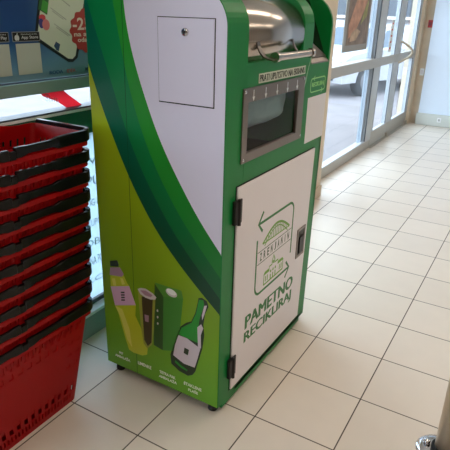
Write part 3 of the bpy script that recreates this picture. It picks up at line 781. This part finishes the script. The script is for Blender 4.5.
# bag inside the window compartment
bg = bmesh.new(); bmesh.ops.create_icosphere(bg, subdivisions=4, radius=1)
rnd = random.Random(3)
from mathutils import noise as mno
for v in bg.verts:
    v.co = Vector([math.copysign(abs(q)**.55, q) for q in v.co])
    k = 1+.16*mno.noise(v.co*2.2)+.06*mno.noise(v.co*6)
    v.co = Vector((v.co.x*.060*k+.118, v.co.y*.200*k+.275, v.co.z*.080*k+1.200))
    v.co.x = min(v.co.x, .190)
    v.co.z = min(max(v.co.z, 1.118+.012*mno.noise(v.co*20)), 1.296)
    v.co.y = min(max(v.co.y, .054), .492)
tag(MB().bm(bg, 0, True).build('plastic_bag', M['bag']), 'grey-blue plastic bag seen through the machine viewing window', 'bag')

# ------------------------------------------------------------------ shopping baskets
BH = .42
def outline(t, off=0, n_c=4):
    """rounded rectangle outline at height fraction t, counter clockwise, list of (x,y,u) with u running along"""
    hx = .118+.022*t+off; hy = .238+.098*t+off; r = .024+off*.6
    return hx, hy, r
def ring(t, off, ks):
    hx, hy, r = outline(t, off); pts = []
    for (side, f) in ks:
        if side == 0: pts.append((hx, -hy+r+(2*hy-2*r)*f))
        elif side == 1: a = f*PI/2; pts.append((hx-r+r*math.cos(a), hy-r+r*math.sin(a)))
        elif side == 2: pts.append((hx-r-(2*hx-2*r)*f, hy))
        elif side == 3: a = PI/2+f*PI/2; pts.append((-hx+r+r*math.cos(a), hy-r+r*math.sin(a)))
        elif side == 4: pts.append((-hx, hy-r-(2*hy-2*r)*f))
        elif side == 5: a = PI+f*PI/2; pts.append((-hx+r+r*math.cos(a), -hy+r+r*math.sin(a)))
        elif side == 6: pts.append((-hx+r+(2*hx-2*r)*f, -hy))
        else: a = 1.5*PI+f*PI/2; pts.append((hx-r+r*math.cos(a), -hy+r+r*math.sin(a)))
    return pts
NL, NS, NC = 56, 28, 4
KS = []
for side, n in ((0, NL), (1, NC), (2, NS), (3, NC), (4, NL), (5, NC), (6, NS), (7, NC)):
    KS += [(side, i/n) for i in range(n)]
zs = [.0, .014, .022, .046, .056, .082, .094, .128, .138, .176, .190, .228, .240, .278, .292, .316, .330, .372, .382, .396, BH]
def hump(x, y, z):
    if x < -.09 and z > .395 and abs(y) < .27: return .045*(1+math.cos(PI*y/.27))/2
    return 0
def basket_mesh():
    b = bmesh.new(); rows = []
    for z in zs:
        rows.append([b.verts.new((p[0], p[1], z+hump(p[0], p[1], z))) for p in ring(z/BH, 0, KS)])
    N = len(KS)
    def hole(r, k):
        side, f = KS[k]; n = NL if side in (0, 4) else NS
        if side in (1, 3, 5, 7): return False
        i = round(f*n); zc = (zs[r]+zs[r+1])/2
        if side in (0, 4):
            if i < 1 or i >= n-1: return False
            g = i % 2 == 1
            if .022 < zc < .046: return g
            if .056 < zc < .094: return i % 4 in (1, 2)
            if .094 < zc < .128: return False
            mid = 9 <= i < n-9
            if .138 < zc < .316: 
                if mid: return .292 < zc and i % 4 in (1, 2)
                if not (r % 2): return False
                return i % 4 in (1, 2) if (i < 8 or i >= n-8) else False
            if .330 < zc < .372: return i % 3 == 1
            return False
        else:
            if i < 1 or i >= n-1: return False
            if .022 < zc < .046 or .056 < zc < .082: return i % 2 == 1
            if .094 < zc < .316 and zs[r+1]-zs[r] > .03: return i % 4 in (1, 2)
            if .330 < zc < .372: return i % 3 == 1
            return False
    for r in range(len(zs)-1):
        for k in range(N):
            if hole(r, k): continue
            b.faces.new([rows[r][k], rows[r][(k+1) % N], rows[r+1][(k+1) % N], rows[r+1][k]])
    # floor
    b.faces.new(rows[0][::-1])
    bmesh.ops.recalc_face_normals(b, faces=b.faces)
    bmesh.ops.solidify(b, geom=list(b.faces), thickness=.0028)
    m = MB(); m.bm(b, 0)
    # out-turned flange with a skirt
    fl = []
    zz = [(.392, .0), (.392, .0125), (.376, .0150), (.376, .0125), (.3885, .0100), (.3885, 0)]
    vs = []
    for z, off in zz: vs += [(p[0], p[1], z+hump(p[0], p[1], z)) for p in ring(z/BH, off, KS)]
    fs = []
    for j in range(len(zz)-1):
        for k in range(N): fs.append([j*N+k, j*N+(k+1) % N, (j+1)*N+(k+1) % N, (j+1)*N+k])
    m.add(vs, fs)
    # upright ribs below the skirt on the long sides and ends
    for k, (side, f) in enumerate(KS):
        if side in (0, 4, 2, 6):
            n = NL if side in (0, 4) else NS; i = round(f*n)
            if i % 3 or i < 1: continue
            t1, t0 = .378/BH, .338/BH
            p1 = ring(t1, 0, [KS[k]])[0]; p0 = ring(t0, 0, [KS[k]])[0]
            nx, ny = {0: (1, 0), 4: (-1, 0), 2: (0, 1), 6: (0, -1)}[side]
            tx, ty = -ny*.0015, nx*.0015
            q = .009
            vv = [(p0[0]-tx, p0[1]-ty, .338), (p0[0]+tx, p0[1]+ty, .338), (p1[0]+tx, p1[1]+ty, .378), (p1[0]-tx, p1[1]-ty, .378),
                  (p1[0]-tx+nx*q, p1[1]-ty+ny*q, .378), (p1[0]+tx+nx*q, p1[1]+ty+ny*q, .378)]
            m.add(vv, [[0, 1, 2, 3], [0, 4, 5, 1], [0, 3, 4], [1, 5, 2], [3, 2, 5, 4]])
    return m
def handle_mesh(sgn, low):
    """black carrying bar folded flat along half of the rim"""
    path = []
    hx, hy, r = outline(.95, .010); r = .032
    ys = [.012+(hy-r-.012)*i/12 for i in range(13)]
    path += [(hx, y) for y in ys]
    path += [(hx-r+r*math.cos(a), hy-r+r*math.sin(a)) for a in [PI/2*i/6 for i in range(1, 7)]]
    path += [(x, hy) for x in [hx-r-(2*hx-2*r)*i/8 for i in range(1, 9)]]
    path += [(-hx+r+r*math.cos(a), hy-r+r*math.sin(a)) for a in [PI/2+PI/2*i/6 for i in range(1, 7)]]
    path += [(-hx, y) for y in ys[::-1][1:]]
    m = MB(); vs = []; n = len(path)
    for i, p in enumerate(path):
        a = Vector(path[max(i-1, 0)]); b_ = Vector(path[min(i+1, n-1)]); d = (b_-a).normalized(); nn = Vector((d.y, -d.x))
        if p[1] < .17: h, w_, up = .026, .0075, .006
        else: h, w_, up = .040, .0095, .012
        if p[1] < .045: h, w_, up = .034, .0085, .008
        if p[1] > hy-.02: h, w_, up = .040, .0105, .015
        if p[0] < -hx+.02: up = -.005
        zt = BH+up-low*.003
        for (dx, dz) in ((w_, 0), (w_, -h), (-.0060, -h), (-.0060, 0)):
            e = .002
            vs.append((p[0]+nn.x*dx, sgn*(p[1]+nn.y*dx), zt+dz))
    fs = []
    for i in range(n-1):
        for k in range(4):
            q = [i*4+k, i*4+(k+1) % 4, (i+1)*4+(k+1) % 4, (i+1)*4+k]; fs.append(q if sgn > 0 else q[::-1])
    fs += [[0, 1, 2, 3], [(n-1)*4+k for k in (3, 2, 1, 0)]]
    b = bmesh.new(); bv = [b.verts.new(v) for v in vs]
    for f in fs: b.faces.new([bv[i] for i in f])
    bmesh.ops.recalc_face_normals(b, faces=b.faces)
    bmesh.ops.bevel(b, geom=[e for e in b.edges if e.calc_face_angle(0) > .7], offset=.0018, segments=1, affect='EDGES')
    m.bm(b, 0)
    # pivot boss at the middle of each long side
    if low:
        for s in (1, -1): m.box(s*(hx)-.008, s*(hx)+.008, -.012, .012, BH-.030, BH-.003, .002)
    return m
NB = 10
PITCH = .0757
bx, by = -.470, -.540
def basket_label(i):
    if i == 0: return 'bottom red plastic shopping basket of the stack, standing on the floor'
    if i == NB-1: return 'open top red shopping basket of the stack, its inside showing'
    words = ['second', 'third', 'fourth', 'fifth', 'sixth', 'seventh', 'eighth', 'ninth']
    return 'red shopping basket with black handles, %s from the bottom of the stack' % words[i-1]
bp = thing('shopping_basket', (bx, by, 0), basket_label(0), 'shopping basket', 'stacked red shopping baskets')
ORG[bp.name] = Vector((0, 0, 0))
basket_mesh().build('basket_body', M['red'], bp)
handle_mesh(1, 0).build('handle', M['handle_black'], bp)
handle_mesh(-1, 1).build('handle', M['handle_black'], bp)
kids = list(bp.children)
for i in range(1, NB):
    r = bp.copy(); COL.objects.link(r)
    r.location = (bx+.0006*i, by+.0048*i, PITCH*i)
    r['label'] = basket_label(i)
    for ch in kids:
        c_ = ch.copy(); COL.objects.link(c_); c_.parent = r

# ------------------------------------------------------------------ stanchion post
st = thing('barrier_post', (1.022, .205, 0), 'chrome barrier post with round floor flange near the bottom right', 'post')
px_, py_ = 1.022, .205
MB().lathe([(.0, 0), (.084, 0), (.086, .003), (.083, .007), (.065, .010), (.05, .012), (0, .012)], (px_-.012, py_, 0), 48).build('floor_flange', M['chrome'], st)
MB().lathe([(0, .012), (.045, .012), (.045, .034), (.040, .036), (0, .036)], (px_, py_, 0), 32).build('collar', M['rubber'], st)
MB().lathe([(.034, .036), (.034, 1.02), (.031, 1.03), (0, 1.032)], (px_, py_, 0), 40).build('pole', brushed('post_steel', (214, 202, 184), .42, (3, 3, 40)), st)
MB().lathe([(.013, .0115), (.013, .024), (.009, .028), (0, .028)], (px_-.062, py_+.012, 0), 20).build('fixing_cap', M['chrome'], st)

# ------------------------------------------------------------------ outdoors
GZ = -.12
gm = mat('outdoor_paving', (126, 120, 122), .85, noise=(1.5, .12))
o = MB().box(-45, RX0-.001, -25, 60, GZ-.1, GZ).build('ground', gm); struct(o)
o = MB().box(RX0, 30, RY1+.2, 60, GZ-.1, GZ).build('ground', gm); struct(o)
M['hub'] = mat('hubcap_grey', (112, 114, 118), .4, .3)
def car(name, loc, rz, rgb, label, dark=False):
    t = thing(name, (0, 0, GZ), label, 'car')
    ORG[t.name] = Vector((0, 0, GZ))
    paint = mat('car_paint_'+str(rgb[0]), rgb, .3, 0, .5, coat=.4)
    win = mat('car_glass_'+str(rgb[0]), (66, 86, 104), .1); tire = M['rubber']
    L2 = 2.1; W = .86
    side = [(-L2, .30), (-L2-.02, .55), (-L2+.06, .86), (-L2+.95, .96), (-.55, 1.40), (.95, 1.44), (1.75, 1.02), (L2-.02, .94), (L2+.03, .55), (L2, .28)]
    m = MB()
    # lower body with tumble-home: lofted cross sections along length
    lower = [(-L2, .30), (-L2-.03, .52), (-L2+.02, .74), (-L2+.25, .84), (-L2+1.0, .93), (.0, .95), (1.6, .98), (L2-.05, .93), (L2+.03, .6), (L2, .3)]
    arch = []
    for cx in (1.32, -1.30): arch += arc(cx, .30, .36, 0, 180, 10)
    m.prism(lower+arch, 'y', -W, W)
    b = bmesh.new(); 
    m2 = MB()
    cab = [(-L2+1.0, .93), (-.62, 1.36), (-.3, 1.42), (.7, 1.43), (1.15, 1.36), (1.75, .97)]
    cs = [[(x, s*(W-.02 if z < 1 else W-.20), z) for x, z in cab] for s in (-1, 1)]
    n = len(cab); m.add(cs[0]+cs[1], [list(range(n)), [n+i for i in range(n)][::-1]]+[[i, n+i, n+i+1, i+1] for i in range(n-1)])
    for q in range(len(m.v)): m.v[q] = m.v[q]+Vector((0, 0, GZ))
    m.build('car_body', paint, t)
    def sidewin(y, pts):
        k = MB(); s = 1 if y > 0 else -1
        def yy(z): return s*(W-.02-(.18*(z-.93)/.43)+.004)
        k.add([(x, yy(z), z+GZ) for x, z in pts]+[(x, yy(z)-s*.01, z+GZ) for x, z in pts], [list(range(len(pts))), [len(pts)+i for i in range(len(pts))][::-1]])
        k.build('side_window', win, t)
    for y in (-1, 1):
        sidewin(y, [(-.92, .98), (-.55, 1.31), (-.02, 1.35), (-.02, .98)]); sidewin(y, [(.06, .98), (.06, 1.35), (.75, 1.35), (.98, 1.30), (1.35, .99)])
    for (xa, za, xb, zb, nm) in ((-L2+1.06, .965, -.66, 1.33, 'windscreen'), (1.72, 1.0, 1.19, 1.33, 'rear_window')):
        k = MB(); off = -.012 if nm == 'windscreen' else .012
        k.add([(xa+off, -W+.12, za+GZ+.012), (xa+off, W-.12, za+GZ+.012), (xb+off, W-.28, zb+GZ+.012), (xb+off, -W+.28, zb+GZ+.012)], [[0, 1, 2, 3]])
        k.build(nm, win, t)
    for cx in (1.32, -1.30):
        for s in (-1, 1):
            k = MB().lathe([(0, -.10), (.28, -.10), (.31, -.07), (.31, .07), (.28, .10), (0, .10)], (cx, s*(W-.11), .31+GZ), 28, 0, 'y').build('wheel', tire, t)
            MB().lathe([(0, -.105), (.18, -.105), (.19, -.10), (.19, .10), (.18, .105), (0, .105)], (cx, s*(W-.11), .31+GZ), 20, 0, 'y').build('hubcap', M['hub'], k)
    for s in (-1, 1):
        MB().box(-L2-.03, -L2+.12, s*.62-.14, s*.62+.14, .64+GZ, .78+GZ, .03).build('headlight', mat('lamp_clear', (220, 226, 230), .15), t)
        MB().box(L2-.06, L2+.025, s*.66-.12, s*.66+.12, .66+GZ, .86+GZ, .03).build('tail_light', mat('lamp_red', (170, 30, 34), .2), t)
    MB().box(-L2-.045, -L2+.02, -.62, .62, .34+GZ, .52+GZ, .02).build('grille', mat('grille_dark', (60, 58, 58), .5), t)
    t.location = (loc[0], loc[1], GZ); t.rotation_euler = (0, 0, rz)
    return t
car('parked_car', (-2.58, 11.4), math.radians(70), (172, 174, 180), 'white parked car close to the shop window, cut off by the machine')
car('parked_car', (-5.2, 15.9), PI+.10, (184, 190, 200), 'pale parked car behind the nearest one, seen past the food poster')
car('parked_car', (-1.0, 18.6), .15, (214, 220, 228), 'silver-white parked car seen through the far glass door')
# building across the yard
bt = thing('far_building', (-8, 30, GZ), 'grey brown building across the car park with dark windows', 'building')
MB().box(-24, 10, 30, 36, GZ, 9).build('wall', mat('far_wall', (150, 146, 146), .9, noise=(.6, .2)), bt)
for i in range(11):
    wv = MB().box(-22+2.9*i, -20.4+2.9*i, 29.9, 30, 1.4, 3.4).build('window', mat('far_window', (70, 78, 88), .3), bt)
    MB().box(-22.1+2.9*i, -20.3+2.9*i, 29.8, 30, 1.25, 1.4).build('sill', M['plaster'], wv)

# ------------------------------------------------------------------ light
W_ = bpy.data.worlds.new('sky'); SC.world = W_; W_.use_nodes = True
nt = W_.node_tree; bgd = nt.nodes['Background']
bgd.inputs['Color'].default_value = (.86, .93, 1.0, 1); bgd.inputs['Strength'].default_value = 6.0
# ceiling lamps (recessed fluorescent panels)
lamp = mat('lamp_panel', (255, 240, 218), .5, emit=((255, 236, 216), 8.6))
for i, (lx, ly) in enumerate(((1.1, -3.1), (3.5, -3.1), (1.1, -.7), (3.5, -.7), (1.1, 1.7), (3.5, 1.7), (1.1, 4.1), (3.5, 4.1))):
    nm = ['near back wall, left row', 'near back wall, right row', 'above the barrier post, left row', 'second row, right side', 'third row, left side', 'third row, right side', 'by the doors, left row', 'by the far wall, right row'][i]
    t = thing('ceiling_light', (lx, ly, RH-.03), 'long ceiling light strip '+nm, 'ceiling light', 'ceiling light panels')
    MB().box(lx-.14, lx+.14, ly-1.0, ly+1.0, RH-.03, RH, .004).build('frame', M['whitepaint'], t)
    MB().box(lx-.12, lx+.12, ly-.97, ly+.97, RH-.034, RH-.030).build('diffuser', lamp, t)

SC.view_settings.view_transform = 'Standard'; SC.view_settings.look = 'None'
SC.view_settings.exposure = 0.0; SC.view_settings.gamma = 1; SC.view_settings.use_curve_mapping = False
